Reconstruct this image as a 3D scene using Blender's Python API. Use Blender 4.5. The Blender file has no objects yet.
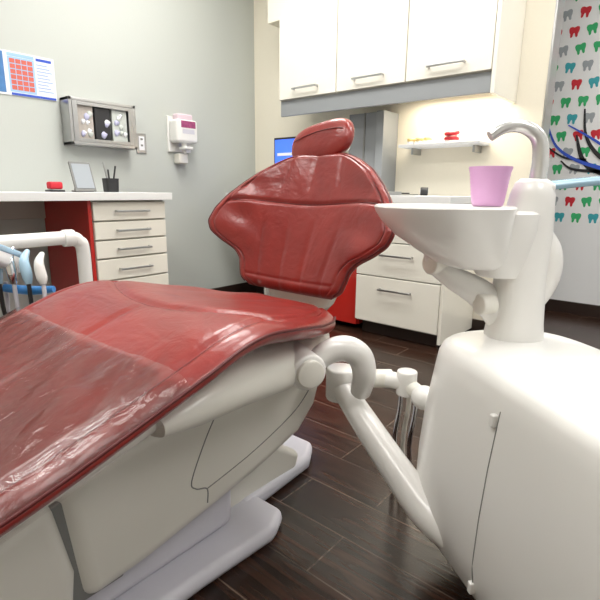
import bpy, bmesh, math, random
import numpy as np
from mathutils import Vector, Matrix
random.seed(4)
S=bpy.context.scene
S.view_settings.view_transform='Standard'
S.view_settings.exposure=0.0

# ---------------------------------------------------------------- materials
def mat(name,col,rough=.5,metal=0,bump=0,bscale=40,coat=0,var=0,spec=None,emit=0):
    m=bpy.data.materials.new(name); m.use_nodes=True
    nt=m.node_tree; b=nt.nodes['Principled BSDF']
    b.inputs['Base Color'].default_value=(*col,1)
    b.inputs['Roughness'].default_value=rough
    b.inputs['Metallic'].default_value=metal
    b.inputs['Coat Weight'].default_value=coat
    if emit:
        b.inputs['Emission Color'].default_value=(*col,1); b.inputs['Emission Strength'].default_value=emit
    tc=nt.nodes.new('ShaderNodeTexCoord')
    n=nt.nodes.new('ShaderNodeTexNoise'); n.inputs['Scale'].default_value=bscale; n.inputs['Detail'].default_value=4
    nt.links.new(tc.outputs['Object'],n.inputs['Vector'])
    if var:
        mx=nt.nodes.new('ShaderNodeMixRGB'); mx.blend_type='MULTIPLY'
        mx.inputs['Color1'].default_value=(*col,1)
        mx.inputs['Color2'].default_value=(1-var,1-var,1-var,1)
        nt.links.new(n.outputs['Fac'],mx.inputs['Fac']); nt.links.new(mx.outputs['Color'],b.inputs['Base Color'])
    if bump:
        bp=nt.nodes.new('ShaderNodeBump'); bp.inputs['Strength'].default_value=bump; bp.inputs['Distance'].default_value=.01
        nt.links.new(n.outputs['Fac'],bp.inputs['Height']); nt.links.new(bp.outputs['Normal'],b.inputs['Normal'])
    return m

def leather():
    m=bpy.data.materials.new('red_upholstery'); m.use_nodes=True
    nt=m.node_tree; b=nt.nodes['Principled BSDF']; L=nt.links
    tc=nt.nodes.new('ShaderNodeTexCoord')
    def noise(s,d,dist):
        n=nt.nodes.new('ShaderNodeTexNoise'); n.inputs['Scale'].default_value=s; n.inputs['Detail'].default_value=d; n.inputs['Distortion'].default_value=dist
        L.new(tc.outputs['Object'],n.inputs['Vector']); return n
    n1=noise(6,3,1.0); n3=noise(20,3,2.0); n2=noise(300,2,0)
    r=nt.nodes.new('ShaderNodeValToRGB'); r.color_ramp.elements[0].color=(.205,.014,.011,1); r.color_ramp.elements[1].color=(.285,.023,.017,1)
    r.color_ramp.elements[0].position=.3; r.color_ramp.elements[1].position=.7
    L.new(n1.outputs['Fac'],r.inputs['Fac']); L.new(r.outputs['Color'],b.inputs['Base Color'])
    prev=None
    for n,s,d in ((n1,.40,.014),(n3,.18,.006),(n2,.10,.002)):
        bp=nt.nodes.new('ShaderNodeBump'); bp.inputs['Strength'].default_value=s; bp.inputs['Distance'].default_value=d
        L.new(n.outputs['Fac'],bp.inputs['Height'])
        if prev: L.new(prev.outputs['Normal'],bp.inputs['Normal'])
        prev=bp
    L.new(prev.outputs['Normal'],b.inputs['Normal'])
    b.inputs['Roughness'].default_value=.33; b.inputs['Coat Weight'].default_value=.3; b.inputs['Coat Roughness'].default_value=.14
    L.new(prev.outputs['Normal'],b.inputs['Coat Normal'])
    return m
def floormat():
    m=bpy.data.materials.new('dark_wood_tile'); m.use_nodes=True
    nt=m.node_tree; b=nt.nodes['Principled BSDF']; L=nt.links
    tc=nt.nodes.new('ShaderNodeTexCoord')
    br=nt.nodes.new('ShaderNodeTexBrick'); br.inputs['Scale'].default_value=1
    br.inputs['Brick Width'].default_value=.6; br.inputs['Row Height'].default_value=.15; br.inputs['Mortar Size'].default_value=.002
    br.inputs['Color1'].default_value=(.022,.010,.006,1); br.inputs['Color2'].default_value=(.038,.018,.012,1); br.inputs['Mortar'].default_value=(.10,.075,.062,1)
    br.offset=.37
    L.new(tc.outputs['Object'],br.inputs['Vector'])
    mp=nt.nodes.new('ShaderNodeMapping'); mp.inputs['Scale'].default_value=(3,40,1); L.new(tc.outputs['Object'],mp.inputs['Vector'])
    n=nt.nodes.new('ShaderNodeTexNoise'); n.inputs['Scale'].default_value=1.6; n.inputs['Detail'].default_value=6; n.inputs['Distortion'].default_value=.6
    L.new(mp.outputs['Vector'],n.inputs['Vector'])
    r=nt.nodes.new('ShaderNodeValToRGB'); r.color_ramp.elements[0].position=.35; r.color_ramp.elements[0].color=(.45,.45,.45,1); r.color_ramp.elements[1].position=.7; r.color_ramp.elements[1].color=(1.8,1.65,1.5,1)
    L.new(n.outputs['Fac'],r.inputs['Fac'])
    mx=nt.nodes.new('ShaderNodeMixRGB'); mx.blend_type='MULTIPLY'; mx.inputs['Fac'].default_value=1
    L.new(br.outputs['Color'],mx.inputs['Color1']); L.new(r.outputs['Color'],mx.inputs['Color2']); L.new(mx.outputs['Color'],b.inputs['Base Color'])
    bp=nt.nodes.new('ShaderNodeBump'); bp.inputs['Strength'].default_value=.2; bp.inputs['Distance'].default_value=.003
    L.new(n.outputs['Fac'],bp.inputs['Height']); L.new(bp.outputs['Normal'],b.inputs['Normal'])
    b.inputs['Roughness'].default_value=.26
    return m
def film():
    m=bpy.data.materials.new('clear_plastic_film'); m.use_nodes=True
    nt=m.node_tree; nt.nodes.remove(nt.nodes['Principled BSDF']); L=nt.links
    out=nt.nodes['Material Output']
    t=nt.nodes.new('ShaderNodeBsdfTransparent'); t.inputs['Color'].default_value=(.98,.97,.97,1)
    g=nt.nodes.new('ShaderNodeBsdfGlossy'); g.inputs['Roughness'].default_value=.05
    d=nt.nodes.new('ShaderNodeBsdfDiffuse'); d.inputs['Color'].default_value=(.75,.55,.50,1)
    fr=nt.nodes.new('ShaderNodeFresnel'); fr.inputs['IOR'].default_value=1.42
    tc=nt.nodes.new('ShaderNodeTexCoord')
    mp=nt.nodes.new('ShaderNodeMapping'); mp.inputs['Scale'].default_value=(1,.45,1); mp.inputs['Rotation'].default_value=(0,0,.5); L.new(tc.outputs['Object'],mp.inputs['Vector'])
    n=nt.nodes.new('ShaderNodeTexNoise'); n.inputs['Scale'].default_value=16; n.inputs['Distortion'].default_value=2.5; n.inputs['Detail'].default_value=4
    L.new(mp.outputs['Vector'],n.inputs['Vector'])
    bp=nt.nodes.new('ShaderNodeBump'); bp.inputs['Strength'].default_value=.6; bp.inputs['Distance'].default_value=.008
    L.new(n.outputs['Fac'],bp.inputs['Height']); L.new(bp.outputs['Normal'],g.inputs['Normal']); L.new(bp.outputs['Normal'],fr.inputs['Normal'])
    a=nt.nodes.new('ShaderNodeMixShader'); a.inputs['Fac'].default_value=.05
    L.new(t.outputs[0],a.inputs[1]); L.new(d.outputs[0],a.inputs[2])
    c=nt.nodes.new('ShaderNodeMixShader'); L.new(fr.outputs[0],c.inputs['Fac']); L.new(a.outputs[0],c.inputs[1]); L.new(g.outputs[0],c.inputs[2])
    L.new(c.outputs[0],out.inputs['Surface'])
    return m

RED=leather()
SEAM=mat('dark_red_seam',(.10,.008,.008),.45,bump=.2)
WALLG=mat('sage_grey_paint',(.54,.565,.53),.6,bump=.05,bscale=120,var=.03)
WALLC=mat('cream_paint',(.86,.81,.68),.6,bump=.05,bscale=120,var=.03)
WALLW=mat('white_paint',(.82,.83,.84),.55,bump=.04,bscale=120,var=.02)
CEIL=mat('ceiling_paint',(.85,.85,.84),.8,bump=.05,bscale=90,var=.02)
FLOOR=floormat()
CAB=mat('cream_laminate',(.83,.80,.71),.22,bump=.02,bscale=20,var=.02,coat=.3)
CAR=mat('cabinet_carcass',(.50,.48,.43),.4,bump=.02,var=.03)
CNT=mat('grey_white_counter',(.72,.73,.74),.3,bump=.02,bscale=200,var=.05)
CEDGE=mat('counter_edge',(.80,.80,.79),.3,bump=.02,var=.02)
BASEB=mat('dark_baseboard',(.030,.017,.013),.35,bump=.1,var=.3)
REDL=mat('red_laminate',(.50,.018,.012),.28,bump=.02,var=.05,coat=.3)
PLA=mat('white_plastic',(.85,.84,.81),.28,bump=.015,bscale=15,var=.02,coat=.35)
PLB=mat('warm_white_plastic',(.80,.78,.71),.32,bump=.015,bscale=15,var=.02,coat=.3)
PLG=mat('lavender_grey_plastic',(.64,.63,.69),.35,bump=.02,bscale=30,var=.03)
STEEL=mat('brushed_steel',(.50,.50,.50),.28,1,bump=.05,bscale=150)
ALU=mat('grey_aluminium_panel',(.28,.295,.305),.45,0,bump=.03,bscale=100,var=.04)
CHR=mat('chrome',(.75,.76,.78),.1,1,bump=.01)
SATIN=mat('satin_silver',(.72,.72,.70),.25,.6,bump=.01)
BLK=mat('black_plastic',(.02,.02,.022),.4,bump=.05)
DRK=mat('grey_seam',(.22,.22,.21),.6,bump=.05)
PINK=mat('lilac_cup_plastic',(.72,.40,.68),.35,bump=.03,bscale=60,var=.04)
BLUE=mat('blue_plastic',(.05,.25,.62),.3,bump=.02)
LBLUE=mat('pale_blue_plastic',(.42,.63,.78),.2,bump=.02,coat=.4)
TEAL=mat('teal_paint',(.04,.36,.42),.6,bump=.02)
GREEN=mat('green_paint',(.03,.40,.14),.6,bump=.02)
REDP=mat('red_paint',(.56,.015,.03),.6,bump=.02)
GRYP=mat('grey_paint',(.33,.36,.39),.6,bump=.02)
BLKP=mat('black_paint',(.015,.015,.02),.6,bump=.02)
BLUP=mat('blue_paint',(.03,.09,.55),.6,bump=.02)
PAP=mat('white_paper',(.85,.86,.88),.6,bump=.02,var=.02)
YEL=mat('yellow_resin',(.75,.60,.25),.4,bump=.05,var=.1)
GLOVE=mat('glove_box_card',(.62,.66,.62),.5,bump=.1,bscale=50,var=.3)
LILAC=mat('beige_card',(.55,.50,.45),.5,bump=.05,bscale=50,var=.35)
LIL2=mat('lilac_nitrile',(.55,.55,.75),.5,bump=.05,bscale=50,var=.15)
SCR=mat('screen_glow',(.05,.14,.80),.2,emit=1.1)
LAMP=mat('lamp_diffuser',(1,.985,.95),.5,emit=6.3)
WARM=mat('warm_lamp_diffuser',(1,.86,.62),.5,emit=4.0)
FILM=film()

# ---------------------------------------------------------------- helpers
def group(name,loc=(0,0,0)):
    e=bpy.data.objects.new(name,None); e.location=loc; e.empty_display_size=.1
    S.collection.objects.link(e); return e
def finish(o,mats,parent,smooth=False,bevel=0,seg=3,sub=0):
    if not isinstance(mats,(list,tuple)): mats=[mats]
    for m in mats: o.data.materials.append(m)
    S.collection.objects.link(o)
    if parent:
        o.parent=parent; o.matrix_parent_inverse=Matrix.Translation(parent.location).inverted()
    if bevel:
        md=o.modifiers.new('bev','BEVEL'); md.width=bevel; md.segments=seg; md.limit_method='ANGLE'; md.angle_limit=math.radians(30)
    if sub:
        md=o.modifiers.new('sub','SUBSURF'); md.levels=sub; md.render_levels=sub
    if smooth or bevel:
        for p in o.data.polygons: p.use_smooth=True
        if not smooth:
            md=o.modifiers.new('wn','WEIGHTED_NORMAL'); md.keep_sharp=True
    return o
def meshobj(name,vs,fs):
    me=bpy.data.meshes.new(name); me.from_pydata([tuple(float(c) for c in v) for v in vs],[],fs); 
    bm=bmesh.new(); bm.from_mesh(me); bmesh.ops.recalc_face_normals(bm,faces=bm.faces); bm.to_mesh(me); bm.free()
    return bpy.data.objects.new(name,me)
def box(name,a,b,m,parent=None,bevel=.003,seg=2):
    (x0,y0,z0),(x1,y1,z1)=a,b
    vs=[(x,y,z) for x in(x0,x1) for y in(y0,y1) for z in(z0,z1)]
    fs=[(0,1,3,2),(4,6,7,5),(0,4,5,1),(2,3,7,6),(0,2,6,4),(1,5,7,3)]
    return finish(meshobj(name,vs,fs),m,parent,bevel=bevel,seg=seg)
def obox(name,c,size,axes,m,parent=None,bevel=.003):
    c=Vector(c); ax=[Vector(a).normalized() for a in axes]
    vs=[c+ax[0]*sx*size[0]/2+ax[1]*sy*size[1]/2+ax[2]*sz*size[2]/2 for sx in(-1,1) for sy in(-1,1) for sz in(-1,1)]
    fs=[(0,1,3,2),(4,6,7,5),(0,4,5,1),(2,3,7,6),(0,2,6,4),(1,5,7,3)]
    return finish(meshobj(name,vs,fs),m,parent,bevel=bevel,seg=2)
def rings(name,R,m,parent=None,cap=True,smooth=True,sub=0):
    n=len(R[0]); vs=[p for r in R for p in r]; fs=[]
    for j in range(len(R)-1):
        for i in range(n):
            a=j*n+i; b=j*n+(i+1)%n; fs.append((a,b,b+n,a+n))
    if cap: fs.append(tuple(range(n-1,-1,-1))); fs.append(tuple(range((len(R)-1)*n,len(R)*n)))
    o=meshobj(name,vs,fs); finish(o,m,parent,smooth=smooth,sub=sub)
    md=o.modifiers.new('es','EDGE_SPLIT'); md.split_angle=math.radians(50)
    return o
def spow(v,e): return math.copysign(abs(v)**e,v)
def loft(name,rs,m,parent=None,n=48,cap=True):
    R=[]
    for (cx,cy,cz,rx,ry,rot,e) in rs:
        ring=[]
        for i in range(n):
            t=2*math.pi*i/n; x=rx*spow(math.cos(t),e); y=ry*spow(math.sin(t),e)
            ring.append((cx+x*math.cos(rot)-y*math.sin(rot),cy+x*math.sin(rot)+y*math.cos(rot),cz))
        R.append(ring)
    return rings(name,R,m,parent,cap)
def catmull(P,k=8):
    P=[np.array(p,float) for p in P]; out=[]
    for i in range(len(P)-1):
        p0=P[max(i-1,0)];p1=P[i];p2=P[i+1];p3=P[min(i+2,len(P)-1)]
        for j in range(k):
            t=j/k; out.append(.5*((2*p1)+(-p0+p2)*t+(2*p0-5*p1+4*p2-p3)*t*t+(-p0+3*p1-3*p2+p3)*t**3))
    out.append(P[-1]); return out
def tube(name,pts,rad,m,parent=None,n=20,smooth=True,k=8):
    if not hasattr(rad,'__len__'): rad=[rad]*len(pts)
    Q=[tuple(p)+(r,) for p,r in zip(pts,rad)]
    Q=catmull(Q,k) if smooth and len(pts)>2 else [np.array(q,float) for q in Q]
    P=[Vector(q[:3]) for q in Q]; rr=[q[3] for q in Q]; R=[]
    t0=(P[1]-P[0]).normalized(); up=Vector((0,0,1)) if abs(t0.z)<.9 else Vector((1,0,0))
    u=(up-t0*up.dot(t0)).normalized()
    for i,p in enumerate(P):
        t=(P[min(i+1,len(P)-1)]-P[max(i-1,0)]).normalized()
        u=(u-t*u.dot(t)).normalized(); v=t.cross(u)
        R.append([p+(u*math.cos(2*math.pi*a/n)+v*math.sin(2*math.pi*a/n))*rr[i] for a in range(n)])
    return rings(name,R,m,parent)
def cyl(name,a,b,r,m,parent=None,n=32,bev=None):
    a=Vector(a);b=Vector(b); L=(b-a).length; t=(b-a).normalized(); c=bev if bev is not None else min(r,L)*.15
    pts=[a,a+t*c*.3,a+t*c,b-t*c,b-t*c*.3,b]; rad=[r-c,r-c*.3,r,r,r-c*.3,r-c]
    return tube(name,pts,rad,m,parent,n,smooth=False)
def prism(name,out,axis,a,b,m,parent=None,bevel=.01,seg=4):
    n=len(out); f=(lambda p,h:(h,p[0],p[1])) if axis=='x' else (lambda p,h:(p[0],p[1],h))
    vs=[f(p,a) for p in out]+[f(p,b) for p in out]
    fs=[tuple(range(n-1,-1,-1)),tuple(range(n,2*n))]+[(i,(i+1)%n,n+(i+1)%n,n+i) for i in range(n)]
    o=meshobj(name,vs,fs); finish(o,m,parent,bevel=bevel,seg=seg); return o
def tab(T,x,w=.03):
    xs=[a for a,_ in T]; ys=[b for _,b in T]
    return float(np.mean([np.interp(x+d,xs,ys) for d in np.linspace(-w,w,9)]))

# ---------------------------------------------------------------- room
XL,YB,YM=-3.0,2.97,3.95
def slab(name,a,b,m): return box(name,a,b,m,None,bevel=0)
slab('floor',(-3.15,-2.6,-.1),(2.6,4.1,0),FLOOR)
slab('ceiling',(-3.15,-2.6,2.75),(2.6,4.1,2.85),CEIL)
slab('wall_left',(-3.12,-2.5,0),(XL,4.07,2.75),WALLG)
slab('wall_back',(XL,YB,0),(-.775,YB+.12,2.75),WALLC)
slab('wall_mural',(XL,YM,0),(2.5,YM+.12,2.75),WALLW)
slab('wall_right',(2.5,-2.5,0),(2.6,4.07,2.75),WALLW)
slab('wall_front',(-3.12,-2.6,0),(2.6,-2.5,2.75),WALLC)
box('baseboard_left',(XL,-2.5,0),(XL+.015,YB,.09),BASEB)
box('baseboard_back',(XL+.015,YB-.015,0),(-.775,YB,.09),BASEB)
box('baseboard_mural',(XL,YM-.015,0),(2.5,YM,.09),BASEB)
box('trim_1',(-.779,YB-.003,0),(-.767,YB+.123,2.75),STEEL,bevel=.001)

for i,(x,y,en) in enumerate([(-1.9,1.7,24),(-.3,1.7,21),(-1.9,-.2,13),(-.3,-.2,10),(1.4,.8,11),(.8,3.2,23)]):
    g=group('ceiling_light_panel' if i==0 else 'ceiling_light_panel.%03d'%i,(x,y,2.75))
    box('frame',(x-.62,y-.32,2.715),(x+.62,y+.32,2.75),PLA,g)
    box('diffuser',(x-.58,y-.28,2.709),(x+.58,y+.28,2.716),LAMP,g,bevel=0)
    l=bpy.data.lights.new('lamp','AREA'); l.shape='RECTANGLE'; l.size=1.1; l.size_y=.5; l.energy=en; l.color=(1,.975,.935)
    o=bpy.data.objects.new('lamp',l); o.location=(x,y,2.70); S.collection.objects.link(o); o.parent=g; o.matrix_parent_inverse=Matrix.Translation(g.location).inverted()

# ---------------------------------------------------------------- left desk
def bar_handle(name,c,L,axis,out,m,g,h=.012):
    c=Vector(c);ax=Vector(axis);ou=Vector(out);up=Vector((0,0,1))
    obox(name+'_bar',c+ou*.028,(L,.006,h),(ax,ou,up),STEEL,g,.002)
    for s in(-1,1): obox(name+'_post',c+ou*.014+ax*s*(L/2-.006),(.008,.028,h),(ax,ou,up),STEEL,g,.001)
g=group('desk_with_drawers',(-2.7,1,0))
box('worktop',(XL+.002,-1.2,.812),(-2.41,1.70,.852),CNT,g,.003)
box('worktop_edge',(-2.412,-1.2,.812),(-2.405,1.702,.852),CEDGE,g,.002)
box('carcass',(XL+.017,1.235,.06),(-2.46,1.675,.812),CAR,g)
box('side_panel',(XL+.017,1.215,.0),(-2.45,1.235,.812),REDL,g)
box('plinth',(XL+.05,1.24,.0),(-2.52,1.67,.06),BASEB,g)
zs=[(.705,.805),(.605,.700),(.505,.600),(.385,.500),(.07,.380)]
for i,(a,b) in enumerate(zs):
    box('drawer_front_%d'%i,(-2.46,1.239,a+.002),(-2.44,1.673,b-.002),CAB,g,.003)
    bar_handle('handle_%d'%i,(-2.44,1.456,(a+b)/2 if i<4 else .32),.2,(0,1,0),(1,0,0),STEEL,g)
box('end_panel',(XL+.017,-1.2,.0),(-2.46,-1.16,.812),REDL,g)
box('modesty_rail',(XL+.017,-1.16,.70),(XL+.04,1.215,.812),CAR,g)

g=group('red_stapler',(-2.7,1.16,.853))
box('base',(-2.73,1.13,.853),(-2.67,1.21,.863),BLK,g,.002); box('arm',(-2.725,1.135,.866),(-2.675,1.205,.905),REDP,g,.01); box('spine',(-2.71,1.14,.861),(-2.69,1.16,.87),STEEL,g,.001)
g=group('tablet_on_stand',(-2.7,1.32,.853))
ax=[(0,1,0),(-.35,0,.94),(.94,0,.35)]
obox('frame',(-2.70,1.325,.935),(.12,.17,.012),ax,DRK,g,.004); obox('display',(-2.693,1.325,.938),(.10,.14,.004),ax,GRYP,g,.001)
obox('stand',(-2.74,1.325,.90),(.05,.12,.01),[(0,1,0),(.4,0,.9),(.9,0,-.4)],DRK,g,.002); box('foot',(-2.75,1.28,.853),(-2.67,1.37,.861),DRK,g,.002)
g=group('pen_holder',(-2.7,1.49,.853))
loft('cup',[(-2.7,1.49,.853,.036,.036,0,.5),(-2.7,1.49,.93,.04,.04,0,.5)],BLK,g)
for k,(dx,dy,h,mm) in enumerate([(-.01,.0,.11,BLK),(.01,.01,.13,BLK),(0,-.015,.15,STEEL)]): cyl('pen_%d'%k,(-2.7+dx,1.49+dy,.90),(-2.7+dx*2,1.49+dy*2.5,.87+h),.005,mm,g,n=10)

# ---------------------------------------------------------------- left wall items
g=group('wall_poster',(XL,1.1,1.47))
box('sheet',(XL+.001,.82,1.362),(XL+.006,1.36,1.585),PAP,g,0)
SAL=mat('poster_salmon',(.62,.13,.09),.6,bump=.02)
box('blue_cover',(XL+.006,.84,1.372),(XL+.0075,1.095,1.577),mat('poster_blue',(.08,.26,.60),.6,var=.5,bscale=30,bump=.02),g,0)
SKY=mat('poster_sky',(.35,.55,.80),.6,bump=.02)
box('blue_band',(XL+.006,1.115,1.56),(XL+.0072,1.252,1.577),SKY,g,0)
box('blue_band',(XL+.006,1.115,1.38),(XL+.0070,1.252,1.558),SKY,g,0)
for r_ in range(6):
    for c_ in range(4):
        y_=1.125+c_*.030; z_=1.392+r_*.027
        box('chart_cell',(XL+.006,y_,z_),(XL+.0078,y_+.026,z_+.022),SAL,g,0)
TXT=mat('poster_text',(.35,.47,.70),.6,bump=.02)
for r_ in range(9): box('text_line',(XL+.006,1.262,1.40+r_*.017),(XL+.0072,1.345-.012*(r_%3),1.406+r_*.017),TXT,g,0)
box('heading',(XL+.006,1.262,1.558),(XL+.0075,1.345,1.572),BLUP,g,0)
box('blue_footer',(XL+.006,1.12,1.364),(XL+.0078,1.355,1.376),BLUP,g,0)

g=group('glove_box_holder',(XL,1.59,1.25))
x0=XL+.002; Y0=1.375; Y1=1.80
box('back_plate',(x0,Y0,1.12),(x0+.008,Y1,1.385),STEEL,g)
box('top_frame',(x0,Y0,1.365),(x0+.105,Y1,1.385),STEEL,g); box('bottom_frame',(x0,Y0,1.12),(x0+.105,Y1,1.14),STEEL,g)
box('side_frame_1',(x0,Y0,1.12),(x0+.105,Y0+.02,1.385),STEEL,g); box('side_frame_2',(x0,Y1-.02,1.12),(x0+.105,Y1,1.385),STEEL,g)
box('front_rim_1',(x0+.10,Y0+.02,1.14),(x0+.106,Y0+.05,1.365),STEEL,g,.001);box('front_rim_2',(x0+.10,Y1-.05,1.14),(x0+.106,Y1-.02,1.365),STEEL,g,.001)
box('front_rim_3',(x0+.10,Y0+.05,1.14),(x0+.106,Y1-.05,1.16),STEEL,g,.001);box('front_rim_4',(x0+.10,Y0+.05,1.345),(x0+.106,Y1-.05,1.365),STEEL,g,.001)
for k in range(3):
    a=Y0+.05+k*.11
    box('glove_box_%d'%k,(x0+.01,a,1.145),(x0+.09,a+.10,1.36),[LILAC,BLK,GLOVE][k],g,.004)
    for q in range(10 if k!=1 else 4):
        y=a+.05+random.uniform(-.03,.03); z=1.25+random.uniform(-.075,.075); r=random.uniform(.012,.022)
        loft('glove_%d_%d'%(k,q),[(x0+.09,y,z-r,.004,.004,0,1),(x0+.092,y,z-r*.5,.007,r*.7,0,1),(x0+.093,y+.004,z+r*.4,.008,r,0,1),(x0+.09,y,z+r,.004,.004,0,1)],[PAP,LIL2,GLOVE][(q+k)%3],g,n=12)

g=group('wall_outlet',(XL,1.9,1.17))
box('plate',(XL+.001,1.855,1.105),(XL+.009,1.93,1.235),STEEL,g,.003); box('socket',(XL+.009,1.872,1.125),(XL+.013,1.913,1.215),PAP,g,.002)
for z in(1.15,1.19): box('slot',(XL+.013,1.884,z),(XL+.0135,1.901,z+.012),DRK,g,0)

g=group('soap_dispenser',(XL,2.2,1.2))
box('bracket',(XL+.001,2.10,1.13),(XL+.02,2.29,1.37),PLA,g,.004)
box('body',(XL+.02,2.105,1.19),(XL+.12,2.285,1.345),PLA,g,.02,4)
box('bottle',(XL+.03,2.13,1.33),(XL+.10,2.26,1.385),mat('clear_bottle',(.75,.60,.66),.15,bump=.02),g,.015,4)
box('label',(XL+.12,2.14,1.29),(XL+.122,2.26,1.335),mat('magenta_label',(.60,.12,.30),.5,var=.8,bscale=60,bump=.02),g,0)
box('label_text',(XL+.12,2.15,1.25),(XL+.1215,2.25,1.28),PLG,g,0)
tube('nozzle',[(XL+.07,2.195,1.19),(XL+.07,2.195,1.15),(XL+.08,2.195,1.12)],[.02,.016,.01],PLA,g)
box('lever',(XL+.05,2.16,1.145),(XL+.13,2.23,1.165),PLA,g,.006)
box('drip_tray',(XL+.001,2.15,1.05),(XL+.07,2.23,1.12),PLB,g,.01)

# ---------------------------------------------------------------- upper cabinets
g=group('upper_cabinet',(-1.64,2.8,1.47))
box('carcass',(-2.39,2.62,1.47),(-.945,YB-.002,2.0),CAR,g)
box('side_panel',(-.945,2.60,1.36),(-.925,YB-.002,2.0),CAB,g)
for i in range(3):
    a=-2.39+i*.4815
    box('door_%d'%i,(a+.003,2.60,1.475),(a+.4785,2.62,1.998),CAB,g,.003)
    bar_handle('handle_%d'%i,(a+.24,2.60,1.53),.21,(1,0,0),(0,-1,0),STEEL,g)
box('light_pelmet',(-2.39,2.62,1.37),(-.945,2.64,1.47),ALU,g); box('pelmet_bottom',(-2.39,2.64,1.455),(-.945,YB-.002,1.47),ALU,g)
box('strip_light_body',(-1.55,2.80,1.435),(-.96,2.86,1.455),PLA,g); box('strip_light_tube',(-1.53,2.81,1.425),(-.98,2.85,1.436),WARM,g,.003)
l=bpy.data.lights.new('strip_lamp','AREA'); l.shape='RECTANGLE'; l.size=.55; l.size_y=.05; l.energy=3.6; l.color=(1,.90,.74)
o=bpy.data.objects.new('strip_lamp',l); o.location=(-1.25,2.83,1.42); S.collection.objects.link(o); o.parent=g; o.matrix_parent_inverse=Matrix.Translation(g.location).inverted()
box('wall_soffit',(-2.55,2.66,2.0),(-.925,YB-.002,2.75),WALLC,None,0)

g=group('grey_service_column',(-1.76,2.9,.853))
box('panel',(-1.95,2.82,.853),(-1.72,YB-.002,1.37),ALU,g); box('channel',(-1.715,2.78,.853),(-1.66,YB-.002,1.37),ALU,g,.004); box('rib',(-1.83,2.812,.853),(-1.82,2.822,1.37),DRK,g,.001)

# ---------------------------------------------------------------- back base units
g=group('base_cabinet',(-1.4,2.7,0))
box('worktop',(-2.75,2.42,.81),(-1.03,YB-.002,.85),CNT,g); box('worktop_edge',(-2.75,2.413,.81),(-1.028,2.42,.85),CEDGE,g,.002)
box('carcass',(-1.62,2.49,.08),(-1.07,YB-.016,.81),CAR,g); box('end_panel',(-1.07,2.475,.03),(-1.052,YB-.016,.81),CAB,g)
box('plinth',(-1.60,2.53,0),(-1.09,YB-.03,.08),BASEB,g)
for i,(a,b) in enumerate([(.09,.372),(.378,.578),(.584,.80)]):
    box('drawer_%d'%i,(-1.618,2.468,a),(-1.072,2.488,b),CAB,g); bar_handle('handle_%d'%i,(-1.345,2.468,b-.07),.21,(1,0,0),(0,-1,0),STEEL,g)
box('red_door',(-2.02,2.50,.04),(-1.63,2.52,.80),REDL,g); box('red_carcass',(-2.02,2.52,.04),(-1.62,YB-.016,.81),REDL,g)
box('far_leg',(-2.40,2.45,0),(-2.38,YB-.016,.81),CAR,g)

g=group('computer_monitor',(-2.36,2.75,.851))
box('bezel',(-2.57,2.74,.95),(-2.12,2.77,1.25),BLK,g,.006); box('screen',(-2.555,2.737,.965),(-2.135,2.741,1.235),SCR,g,0)
box('window_bar',(-2.53,2.735,1.12),(-2.2,2.7375,1.14),PAP,g,0)
box('neck',(-2.39,2.77,.86),(-2.33,2.79,1.1),BLK,g,.005); box('foot',(-2.47,2.68,.851),(-2.25,2.85,.862),BLK,g,.005)

g=group('wall_shelf',(-1.3,2.88,1.15))
box('board',(-1.56,2.80,1.14),(-1.05,YB-.002,1.158),PAP,g); 
for x in(-1.5,-1.11): box('bracket',(x,2.86,1.10),(x+.015,YB-.002,1.14),STEEL,g,.002)
for k,x in enumerate([-1.50,-1.445,-1.39]):
    q=group('dental_model' if k==0 else 'dental_model.%03d'%k,(x,2.85,1.158))
    loft('base',[(x,2.85,1.158,.022,.022,0,.8),(x,2.85,1.175,.022,.022,0,.8)],PAP,q,n=20)
    tube('arch',[(x-.016,2.865,1.185),(x-.015,2.845,1.187),(x,2.832,1.188),(x+.015,2.845,1.187),(x+.016,2.865,1.185)],.009,YEL,q,n=10)
q=group('jaw_model',(-1.24,2.85,1.158))
loft('base',[(-1.24,2.85,1.158,.04,.03,0,.8),(-1.24,2.85,1.17,.04,.03,0,.8)],PAP,q,n=24)
tube('lower_gum',[(-1.27,2.875,1.18),(-1.268,2.84,1.18),(-1.24,2.822,1.18),(-1.212,2.84,1.18),(-1.21,2.875,1.18)],.011,REDP,q,n=12)
tube('upper_gum',[(-1.27,2.875,1.215),(-1.268,2.84,1.208),(-1.24,2.822,1.204),(-1.212,2.84,1.208),(-1.21,2.875,1.215)],.011,REDP,q,n=12)
for k in range(9):
    t=math.pi*k/8; cyl('tooth_%d'%k,(-1.24+.03*math.cos(t),2.86-.035*math.sin(t),1.186),(-1.24+.03*math.cos(t),2.86-.035*math.sin(t),1.204),.005,PAP,q,n=8)
g=group('tape_roll',(-1.32,2.75,.851)); cyl('roll',(-1.35,2.72,.875),(-1.31,2.74,.875),.024,BLK,g); cyl('core',(-1.352,2.719,.875),(-1.309,2.7405,.875),.010,PAP,g)
g=group('instrument_tray',(-1.5,2.7,.851)); box('tray',(-1.60,2.62,.851),(-1.42,2.84,.858),STEEL,g,.003); box('lip',(-1.60,2.615,.858),(-1.42,2.622,.872),STEEL,g,.002)
for k in range(4): cyl('instrument_%d'%k,(-1.57+k*.035,2.65,.862),(-1.57+k*.035,2.80,.862),.004,BLK if k%2 else CHR,g,n=10)

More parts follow.
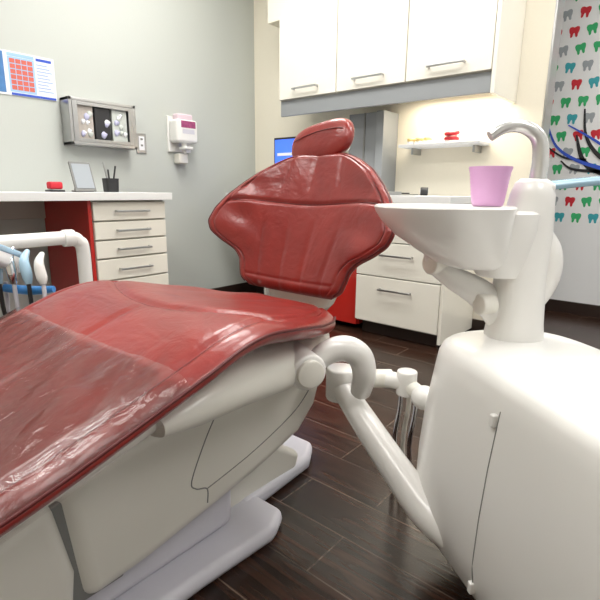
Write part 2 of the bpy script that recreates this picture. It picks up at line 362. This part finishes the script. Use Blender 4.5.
# ---------------------------------------------------------------- mural of teeth
tooth=[(-.5,.30),(-.42,.47),(-.22,.50),(0,.42),(.22,.50),(.42,.47),(.5,.30),(.46,.05),(.36,-.15),(.34,-.42),(.24,-.5),(.13,-.40),(.08,-.15),(0,-.06),(-.08,-.15),(-.13,-.40),(-.24,-.5),(-.34,-.42),(-.36,-.15),(-.46,.05)]
vs=[(-1.8,YM-.001,.0),(2.49,YM-.001,.0),(2.49,YM-.001,2.74),(-1.8,YM-.001,2.74)];fs=[(0,1,2,3)];mi=[6]
row=0; z=.70
while z<2.7:
    x=-1.6+(row%2)*.055; k=row
    while x<2.42:
        s=.066; a=random.uniform(-.2,.2); b=len(vs)
        for (u,v) in tooth:
            vs.append((x+s*(u*math.cos(a)-v*math.sin(a)),YM-.0025,z+s*1.05*(u*math.sin(a)+v*math.cos(a))))
        fs.append(tuple(range(b,b+len(tooth)))); mi.append([0,1,2,1,0,3,1,0,2,1,3][k%11] if random.random()<.7 else random.choice([0,1,1,2])); k+=3
        x+=.108
    z+=.113; row+=1
def branch(pts,w0,w1,mid):
    P=catmull([(a,0,b) for a,b in pts],6); b=len(vs)
    for i,p in enumerate(P):
        q=P[min(i+1,len(P)-1)]-P[max(i-1,0)]; q/=np.linalg.norm(q); w=w0+(w1-w0)*i/(len(P)-1)
        vs.append((p[0]-q[2]*w,YM-.004-.0002*mid,p[2]+q[0]*w)); vs.append((p[0]+q[2]*w,YM-.004-.0002*mid,p[2]-q[0]*w))
        if i: k=b+2*i; fs.append((k-2,k-1,k+1,k)); mi.append(mid)
branch([(-.1,.3),(-.15,.8),(-.35,.97),(-.62,1.02),(-.74,1.10),(-.80,1.27)],.05,.006,4)
branch([(-.45,1.0),(-.64,1.12),(-.74,1.26),(-.77,1.44)],.018,.005,4)
branch([(-.62,1.02),(-.80,1.04),(-.88,1.10)],.012,.004,4)
branch([(-.72,1.10),(-.86,1.12),(-.98,1.20)],.010,.004,4)
branch([(-.55,1.02),(-.78,1.10),(-.92,1.2),(-.99,1.34)],.014,.005,5)
branch([(-.5,1.10),(-.70,1.24),(-.86,1.34)],.011,.004,5)
branch([(-.15,.8),(.1,1.1),(.3,1.3),(.35,1.6)],.04,.006,4); branch([(.05,1.05),(-.1,1.3),(-.12,1.6)],.025,.004,4)
o=meshobj('tooth_mural',vs,fs); finish(o,[REDP,GREEN,GRYP,TEAL,BLKP,BLUP,WALLW],None)
for p,k in zip(o.data.polygons,mi): p.material_index=k

# ---------------------------------------------------------------- dental chair
CX=-.96
ch=group('dental_chair',(CX,.6,0))
def cushion(name,T,wf,cf,tf,crease,m,parent,nu=72,dish=None,cx=CX,pw=5):
    us=[math.sin(math.pi/2*s) for s in np.linspace(-1,1,nu)]
    R=[]
    for t in T:
        w=wf(t); (y,z),(ny,nz)=cf(t); tt,tb=tf(t); ring=[]
        for u in us:
            h=tt*(max(0,1-abs(u)**pw))**.5+crease(u*w,t,u,w)*(1 if abs(u)<.999 else 0)+(dish(u*w,t) if dish else 0)
            ring.append((cx+u*w,y+ny*h,z+nz*h))
        for u in us[-2:0:-1]:
            h=-tb*(max(0,1-abs(u)**pw))**.5+(dish(u*w,t) if dish else 0)
            ring.append((cx+u*w,y+ny*h,z+nz*h))
        R.append(ring)
    return rings(name,R,m,parent)
G=lambda x,s: math.exp(-(x/s)**2)
WT=[(-.75,.19),(-.70,.26),(-.6,.30),(0,.332),(.3,.350),(.5,.362),(.7,.356),(.85,.316),(.97,.262),(1.03,.225),(1.07,.18),(1.09,.11)]
ZT=[(-.75,.27),(-.3,.345),(.0,.408),(.2,.460),(.4,.530),(.60,.602),(.7,.590),(.85,.557),(1.0,.528),(1.09,.520)]
YE=1.09
def seatw(y): return tab(WT,y,.02)
def seatz(y): return tab(ZT,y,.07)
def seatn(y):
    dz=(seatz(y+.01)-seatz(y-.01))/.02; l=math.hypot(1,dz); return (-dz/l,1/l)
def seatt(y):
    e=min(1,max(0,(YE-y)/.03))**.5*min(1,max(0,(y+.75)/.03))**.5
    return (.038*e+.002,.034*e+.002)
def seatc(x,y,u,w):
    ins=w-abs(x); c=-.007*G(ins-.05,.008)
    if ins>.03:
        c+=-.008*G(y-(.60+.9*x*x),.011)-.006*G(y-.14,.010)
        c+=.004*math.sin(x*45+y*6)*G(y-.90,.12)*(1 if abs(x)<.25 else 0)
        c+=-.005*G(x,.009)*(1 if y<.58 else 0)
    return c
def seatd(x,y):
    return -.018*max(0,1-(x/.36)**2)+.006
T=list(np.concatenate([np.linspace(YE,YE-.03,6),np.linspace(YE-.035,-.71,260),np.linspace(-.72,-.75,5)]))
cushion('seat_cushion',T,seatw,lambda t:((t,seatz(t)),seatn(t)),seatt,seatc,RED,ch,dish=seatd,nu=120)
def seatP(x,y,off=0):
    w=seatw(y); u=x/w; n=seatn(y); h=.040*(max(0,1-abs(u)**5))**.5+seatc(x,y,u,w)+seatd(x,y)+off
    return (CX+x,y+n[0]*h,seatz(y)+n[1]*h)
for s in(-1,1):
    tube('seat_piping',[(CX+s*(seatw(y)-.002),y,seatz(y)+.012) for y in np.linspace(1.03,-.7,50)],.0035,SEAM,ch,n=8,k=2)
    tube('seat_stitch',[seatP(s*(seatw(y)-.05),y,-.0005) for y in np.linspace(1.01,-.68,80)],.0016,SEAM,ch,n=6,k=1)
tube('cross_stitch',[seatP(x,.60+.9*x*x,-.0005) for x in np.linspace(-.30,.30,50)],.0014,SEAM,ch,n=6,k=1)
tube('cross_stitch',[seatP(x,.14,-.0005) for x in np.linspace(-.29,.29,40)],.0014,SEAM,ch,n=6,k=1)
vs=[];fs=[];ny,nx=110,70
for j in range(ny):
    y=.45-1.12*j/(ny-1); w=seatw(y)+.003
    for i in range(nx):
        u=-1+2*i/(nx-1); x=u*w; n=seatn(y); h=.040*(max(0,1-abs(u)**7))**.5+seatd(x,y)+.005+.0015*math.sin(x*23+y*31)+.0012*math.sin(x*61-y*17+2*math.sin(y*19))+.0008*math.sin(x*90+y*70)
        if abs(u)>.985: h=-.01
        vs.append((CX+x,y+n[0]*h,seatz(y)+n[1]*h))
for j in range(ny-1):
    for i in range(nx-1): a=j*nx+i; fs.append((a,a+1,a+nx+1,a+nx))
finish(meshobj('clear_plastic_leg_cover',vs,fs),FILM,ch,smooth=True)

BX=CX-.026
BZ=[.555,.575,.60,.635,.66,.68,.705,.735,.78,.83,.875,.92,.955,.975,.99]
BW=[.17,.205,.215,.225,.25,.305,.354,.370,.357,.325,.282,.23,.17,.12,.06]
def bw(z): return tab(list(zip(BZ,BW)),z,.008)
def by(z): return 1.13+.16*(max(0,z-.555)/.435)**1.1
def bt(z):
    e=min(1,max(0,(z-.555)/.022))**.5*min(1,max(0,(.99-z)/.022))**.5; return (.025*e+.002,.028*e+.002)
BN=(-.93,.36)
def creasez(x): return .822+.35*x*x-1.5*abs(x)**3
def bc(x,z,u,w):
    c=-.003*G(w-abs(x)-.028,.005)-.003*G(z-.588,.005)*(1 if abs(x)<w-.03 else 0)
    if w-abs(x)>.025:
        c+=-.006*G(z-creasez(x),.006)
        k=max(0,min(1,(.81-z)/.1)); k2=max(0,min(1,(z-.84)/.04))
        c+=-.003*sum(G(x-a*(1+1.2*(z-.7)),.010) for a in(-.15,-.05,.05,.15))*k
        c+=-.002*sum(G(x-a*(1-1.5*(z-.87)),.012) for a in(-.12,.0,.12))*k2
        c+=.003*math.sin(z*60+x*16)*G(abs(x)-.25,.07)
    return c
def bd(x,z): return min(.62*x*x,.085)
T=list(np.concatenate([np.linspace(.555,.585,7),np.linspace(.588,.955,130),np.linspace(.958,.99,8)]))
cushion('backrest_cushion',T,bw,lambda z:((by(z),z),BN),bt,bc,RED,ch,nu=130,dish=bd,cx=BX,pw=12)
tube('backrest_stitch',[(BX+x,by(creasez(x))+BN[0]*(.0215+bd(x,0)),creasez(x)+BN[1]*(.0215+bd(x,0))) for x in np.linspace(-.29,.29,50)],.0014,SEAM,ch,n=6,k=1)
for s in(-1,1):
    pts=[];p2=[]
    for z in np.linspace(.565,.982,50):
        w=bw(z)-.002; pts.append((BX+s*w,by(z)+BN[0]*(bd(w,z)+.008),z+BN[1]*(bd(w,z)+.008)))
    for z in np.linspace(.59,.955,50):
        w=bw(z)-.028; h=.0255*(1-(abs(w/(w+.028)))**12)**.5-.003+bd(w,z)+.001
        p2.append((BX+s*w,by(z)+BN[0]*h,z+BN[1]*h))
    tube('backrest_piping',pts,.003,SEAM,ch,n=8,k=2)
    tube('backrest_border_stitch',p2,.0013,SEAM,ch,n=6,k=2)
def rect_ring(y,z,w,d,n=40,cx=BX):
    return [(cx+w*spow(math.cos(2*math.pi*i/n),.6),y+d*spow(math.sin(2*math.pi*i/n),.6),z) for i in range(n)]
rings('backrest_shell',[rect_ring(by(z)+.045,z,w,.03) for z,w in [(.50,.10),(.53,.13),(.60,.16),(.68,.20),(.75,.24),(.83,.2),(.9,.14),(.93,.08)]],PLB,ch)
hc=Vector((CX-.044,1.305,1.030))
R=[];N=56; ca,sa=math.cos(.17),math.sin(.17)
def hrot(X,Y,Z): return hc+Vector((X*ca-Z*sa,Y,X*sa+Z*ca))
for j in range(35):
    a=math.pi*(j+.5)/35-math.pi/2; ring=[]
    for i in range(N):
        b=2*math.pi*i/N
        X=.121*spow(math.cos(a),.6)*spow(math.cos(b),.75); Zz=.063*spow(math.sin(a),.85); Yy=.032*spow(math.cos(a),.5)*spow(math.sin(b),.55)
        Yy-= .5*X*X
        ring.append(hrot(X,Yy+.30*Zz,Zz))
    R.append(ring)
rings('headrest_cushion',R,RED,ch)
tube('headrest_stitch',[hrot(x,.30*(.030-1.2*x*x)-.5*x*x-.0315*(1-(abs(x)/.12)**8)**.5,.030-1.2*x*x) for x in np.linspace(-.10,.10,30)],.0014,SEAM,ch,n=6,k=1)
box('headrest_stem',(BX-.03,1.315,.93),(BX+.03,1.33,1.05),STEEL,ch,.004)
cyl('headrest_knob',(BX-.05,1.345,1.02),(BX+.05,1.345,1.02),.022,PLB,ch)

SH=[]
for y,w,z0,z1 in [(1.08,.14,.46,.50),(1.05,.19,.43,.505),(.99,.235,.405,.508),(.88,.28,.40,.525),(.75,.315,.41,.545),(.6,.335,.43,.563),(.5,.33,.43,.55),(.42,.315,.445,.51)]:
    n=40; zc=(z0+z1)/2; h=(z1-z0)/2; SH.append([(CX+w*spow(math.cos(2*math.pi*i/n),.55),y,zc+h*spow(math.sin(2*math.pi*i/n),.7)) for i in range(n)])
rings('seat_shell',SH,PLB,ch)
SH=[]
for y,w,z0,z1 in [(.44,.29,.45,.52),(.2,.29,.40,.44),(0,.285,.35,.385),(-.3,.26,.28,.32),(-.68,.22,.22,.25)]:
    n=40; zc=(z0+z1)/2; h=(z1-z0)/2; SH.append([(CX+w*spow(math.cos(2*math.pi*i/n),.55),y,zc+h*spow(math.sin(2*math.pi*i/n),.7)) for i in range(n)])
rings('leg_rest_shell',SH,PLB,ch)
prof=[(.315,.115),(.45,.125),(.64,.155),(.80,.185),(.93,.22),(1.0,.28),(1.03,.35),(.99,.41),(.85,.43),(.5,.42),(.285,.39)]
prism('base_body',prof,'x',CX-.19,CX+.19,PLB,ch,bevel=.035,seg=6)
prism('front_cover',[(-.30,.08),(.29,.08),(.305,.20),(.275,.365),(.0,.30),(-.30,.22)],'x',CX-.20,CX+.20,PLB,ch,bevel=.03,seg=5)
prism('inner_core',[(.20,.12),(.40,.12),(.40,.36),(.20,.33)],'x',CX-.175,CX+.175,DRK,ch,bevel=.005,seg=2)
tube('panel_seam',[(CX+.1902,a,b) for a,b in [(.60,.185),(.60,.22),(.57,.235),(.56,.26),(.60,.34),(.64,.40)]],.0016,DRK,ch,n=6)
tube('panel_seam',[(CX+.1902,a,b) for a,b in [(.60,.22),(.75,.25),(.90,.30),(.98,.36)]],.0014,DRK,ch,n=6)
prism('pedestal',[(CX-.15,.15),(CX+.15,.15),(CX+.15,.72),(CX-.15,.72)],'z',.04,.20,PLG,ch,bevel=.03)
prism('floor_plate',[(CX-.22,-.25),(CX+.21,-.25),(CX+.225,.55),(CX+.24,.77),(CX+.205,.84),(CX-.205,.84),(CX-.24,.77)],'z',0,.045,PLG,ch,bevel=.02,seg=4)
prism('rear_foot',[(CX-.12,.78),(CX+.12,.78),(CX+.10,1.08),(CX+.05,1.16),(CX-.05,1.16),(CX-.10,1.08)],'z',.0,.05,PLG,ch,bevel=.02,seg=4)
prism('rear_riser',[(.70,.03),(1.02,.03),(1.04,.08),(.95,.14),(.86,.24),(.70,.24)],'x',CX-.10,CX+.10,PLB,ch,bevel=.02)
cyl('pivot_hub',(-.76,.855,.475),(-.632,.79,.475),.043,PLA,ch)
cyl('pivot_cap',(-.636,.792,.475),(-.622,.785,.475),.032,PLB,ch)
tube('arch_bracket',[(-.67,.85,.47),(-.648,.875,.498),(-.618,.905,.508),(-.592,.93,.488),(-.586,.945,.44),(-.61,.97,.38)],[.026,.029,.031,.031,.029,.026],PLA,ch)

# ---------------------------------------------------------------- cuspidor unit
cu=group('dental_cuspidor_unit',(-.2,1.0,0))
ax=np.array((.808,-.589)); ay=np.array((.589,.808)); C=np.array((-.244,1.022))+ax*.24
def stad(z,r,L,n=80):
    ring=[]
    for i in range(n):
        t=2*math.pi*(i+.5)/n; x=r*spow(math.cos(t),.75)+math.copysign(L,math.cos(t)); y=r*spow(math.sin(t),.75)
        p=C+ax*x+ay*y; ring.append((p[0],p[1],z))
    return ring
prof=[(.09,.10,.22),(.095,.14,.235),(.105,.16,.24),(.13,.175,.245),(.2,.186,.25),(.3,.184,.25),(.40,.178,.247),(.50,.168,.24),(.535,.163,.24),(.552,.156,.24),(.560,.147,.24),(.564,.135,.23),(.565,.10,.2)]
rings('housing',[stad(z,r,L) for z,r,L in prof],PLA,cu)
def face(xl,z,off=.001):
    r=np.interp(z,[p[0] for p in prof],[p[1] for p in prof]); p=C+ax*xl-ay*(r+off); return (p[0],p[1],z)
XS=-.10
tube('door_seam',[face(XS+.02*(z-.1),z,0.0) for z in np.linspace(.12,.51,12)],.0012,DRK,cu,n=6,k=2)
for z in(.15,.49):
    obox('hinge',face(XS,z,.003),(.012,.012,.024),[(ax[0],ax[1],0),(ay[0],ay[1],0),(0,0,1)],PLA,cu,.003)
prism('foot_plinth',[tuple(C+ax*a+ay*b) for a,b in [(-.16,-.07),(.2,-.07),(.2,.07),(-.16,.07)]],'z',0,.095,PLG,cu,bevel=.015)
rr=math.atan2(.689,.725)
loft('column',[(-.295,1.09,.55,.062,.055,rr,.8),(-.295,1.09,.60,.056,.05,rr,.8),(-.295,1.09,.70,.050,.047,rr,.8),(-.292,1.095,.78,.048,.046,rr,.8),(-.292,1.095,.83,.046,.044,rr,.8),(-.29,1.095,.87,.042,.040,rr,.8),(-.29,1.095,.895,.034,.034,rr,.85),(-.29,1.095,.903,.024,.024,rr,.9)],PLA,cu)
cyl('column_valve',(-.33,1.04,.64),(-.35,1.01,.64),.022,PLB,cu)
tube('rear_pipe',[(-.27,1.10,.63),(-.25,1.12,.69),(-.25,1.12,.75),(-.27,1.105,.80)],[.02,.026,.026,.018],PLA,cu)
rs=[];B=np.array((-.428,.971)); dv=np.array((.725,.689))
for z,a,b,sh in [(.715,.03,.03,.085),(.718,.055,.05,.08),(.73,.075,.07,.065),(.755,.095,.09,.045),(.785,.117,.112,.022),(.815,.132,.128,.006),(.835,.139,.134,0),(.843,.142,.137,0),(.847,.139,.134,0),(.844,.132,.127,0),(.83,.122,.115,0),(.79,.10,.085,.01),(.765,.06,.05,.02),(.76,.02,.02,.02)]:
    c=B+dv*sh; rs.append((c[0],c[1],z,a,b,rr,.95))
loft('bowl',rs,PLA,cu,n=64)
loft('bowl_saddle',[(-.33,1.06,.70,.045,.045,rr,.8),(-.335,1.055,.74,.06,.055,rr,.8),(-.335,1.055,.80,.07,.065,rr,.8),(-.335,1.055,.832,.07,.065,rr,.8),(-.335,1.055,.838,.06,.055,rr,.8)],PLA,cu)
tube('spout',[(-.283,1.09,.89),(-.281,1.092,.94),(-.288,1.085,.982),(-.312,1.065,1.003),(-.340,1.04,1.002),(-.362,1.02,.984)],[.017,.016,.015,.0135,.012,.0105],SATIN,cu)
tube('cup_filler',[(-.395,1.065,.83),(-.40,1.065,.885),(-.395,1.055,.90),(-.385,1.05,.895)],[.006,.006,.006,.005],CHR,cu,n=12)
loft('cup_stand',[(-.363,1.044,.81,.04,.04,0,1),(-.363,1.044,.843,.04,.04,0,1),(-.363,1.044,.845,.036,.036,0,1)],PLA,cu)
obox('blue_control_handle',(-.232,1.16,.895),(.17,.05,.018),[(.72,.66,.1),(-.69,.72,0),(-.07,-.07,.98)],LBLUE,cu,.008)
obox('control_arm',(-.29,1.10,.885),(.06,.07,.02),[(.72,.66,.0),(-.69,.72,0),(0,0,1)],PLA,cu,.008)
tube('bowl_support_arm',[(-.455,.985,.75),(-.445,.995,.72),(-.41,1.015,.69),(-.36,1.05,.655),(-.315,1.08,.60),(-.305,1.085,.56)],[.016,.022,.026,.032,.038,.042],PLA,cu)
cyl('support_pivot',(-.45,.97,.722),(-.435,1.005,.722),.024,PLB,cu)
tube('main_swing_arm',[(-.71,1.01,.37),(-.60,.97,.305),(-.47,.93,.225),(-.36,.90,.17),(-.22,.90,.14)],[.030,.034,.038,.040,.040],PLA,cu)
cyl('arm_knuckle',(-.70,1.01,.32),(-.70,1.01,.41),.040,PLA,cu)
cyl('link_joint_1',(-.615,1.03,.395),(-.575,1.065,.395),.024,PLB,cu)
tube('link_arm_1',[(-.66,1.02,.385),(-.59,1.05,.395),(-.53,1.07,.39)],[.02,.022,.02],PLA,cu)
cyl('link_joint_2',(-.535,1.07,.36),(-.535,1.07,.425),.026,PLA,cu)
loft('link_ball',[(-.475,1.05,.345+.03*(1-math.cos(a)),.031*math.sin(a)+.001,.031*math.sin(a)+.001,0,1) for a in np.linspace(0,math.pi,14)],PLA,cu,n=28)
tube('link_arm_2',[(-.535,1.07,.39),(-.50,1.06,.38),(-.475,1.05,.375),(-.38,1.03,.35),(-.30,1.0,.33)],[.02,.02,.022,.024,.024],PLB,cu)
for k,(x,y) in enumerate([(-.52,1.10),(-.545,1.11),(-.57,1.11)]):
    tube('hose_%d'%k,[(x,y,.38),(x-.005,y+.01,.30),(x-.02,y+.02,.2),(x-.03,y+.05,.10),(x-.06,y+.1,.0)],.007,CHR if k!=1 else PLB,cu,n=10)

g=group('lilac_plastic_cup',(-.363,1.044,.846))
cx,cy=-.363,1.044
rs=[(cx,cy,.846,.028,.028,0,1),(cx,cy,.848,.031,.031,0,1)]
for k in range(9): z=.853+k*.0075; r=.032+.0009*k*1.1; rs+= [(cx,cy,z,r,r,0,1),(cx,cy,z+.003,r+.0012,r+.0012,0,1)]
rs+=[(cx,cy,.923,.043,.043,0,1),(cx,cy,.926,.043,.043,0,1),(cx,cy,.925,.040,.040,0,1),(cx,cy,.853,.030,.030,0,1)]
loft('cup',rs,PINK,g)

# ---------------------------------------------------------------- delivery unit left
g=group('dental_delivery_unit',(-1.7,.6,0))
tube('handle_rail',[(-1.735,.20,.70),(-1.735,.60,.70),(-1.735,.78,.70),(-1.735,.815,.685),(-1.735,.83,.65),(-1.735,.83,.45),(-1.735,.83,.30)],.024,PLA,g)
cyl('rail_elbow',(-1.735,.76,.70),(-1.735,.80,.70),.03,PLA,g)
tube('support_column',[(-1.735,.83,.33),(-1.75,.80,.25),(-1.78,.60,.2)],[.03,.04,.05],PLA,g)
prism('cart_base',[(-2.0,.2),(-1.55,.2),(-1.55,.9),(-2.0,.9)],'z',.03,.24,PLB,g,bevel=.04)
for x,y in((-1.95,.25),(-1.6,.25),(-1.95,.85),(-1.6,.85)): cyl('caster',(x-.012,y,.03),(x+.012,y,.03),.03,BLK,g)
obox('instrument_head',(-1.62,.40,.68),(.30,.24,.05),[(.766,.643,0),(-.6,.72,-.34),(-.22,.26,.93)],PLA,g,.015)
obox('control_panel',(-1.60,.44,.70),(.22,.14,.02),[(.766,.643,0),(-.6,.72,-.34),(-.22,.26,.93)],LBLUE,g,.006)
tube('blue_grip',[(-1.56,.50,.585),(-1.51,.56,.575),(-1.46,.60,.58)],[.012,.014,.010],BLUE,g)
for k in range(5):
    t=k/4; x=-1.60+.13*t; y=.46+.11*t
    tube('handpiece_%d'%k,[(x-.02,y+.02,.715-.03*t),(x,y,.69-.03*t),(x+.01,y,.65-.03*t),(x+.015,y,.60)],[.007,.013,.015,.009],[PLA,LBLUE,CHR,LBLUE,PLA][k],g,n=14)
    tube('hose_%d'%k,[(x+.015,y,.60),(x+.02,y,.53),(x+.01,y+.01,.44),(x-.05,y-.02,.36),(x-.10,y-.06,.42),(x-.10,y-.06,.60)],.006,BLK if k%2 else PLG,g,n=10)

# ---------------------------------------------------------------- camera
p=math.radians(12.9); yaw=math.radians(40); roll=math.radians(.6)
F=Vector((-math.sin(yaw)*math.cos(p),math.cos(yaw)*math.cos(p),-math.sin(p))); Rr=Vector((math.cos(yaw),math.sin(yaw),0)); U=Rr.cross(F)
R2=Rr*math.cos(roll)+U*math.sin(roll); U2=U*math.cos(roll)-Rr*math.sin(roll)
cam=bpy.data.cameras.new('camera'); cam.sensor_width=36; cam.lens=28.8; cam.clip_start=.02
co=bpy.data.objects.new('camera',cam); S.collection.objects.link(co)
co.matrix_world=Matrix(((R2.x,U2.x,-F.x,0),(R2.y,U2.y,-F.y,0),(R2.z,U2.z,-F.z,.875),(0,0,0,1)))
S.camera=co
w=bpy.data.worlds.new('world'); w.use_nodes=True; w.node_tree.nodes['Background'].inputs[0].default_value=(.8,.85,.9,1); w.node_tree.nodes['Background'].inputs[1].default_value=.4; S.world=w
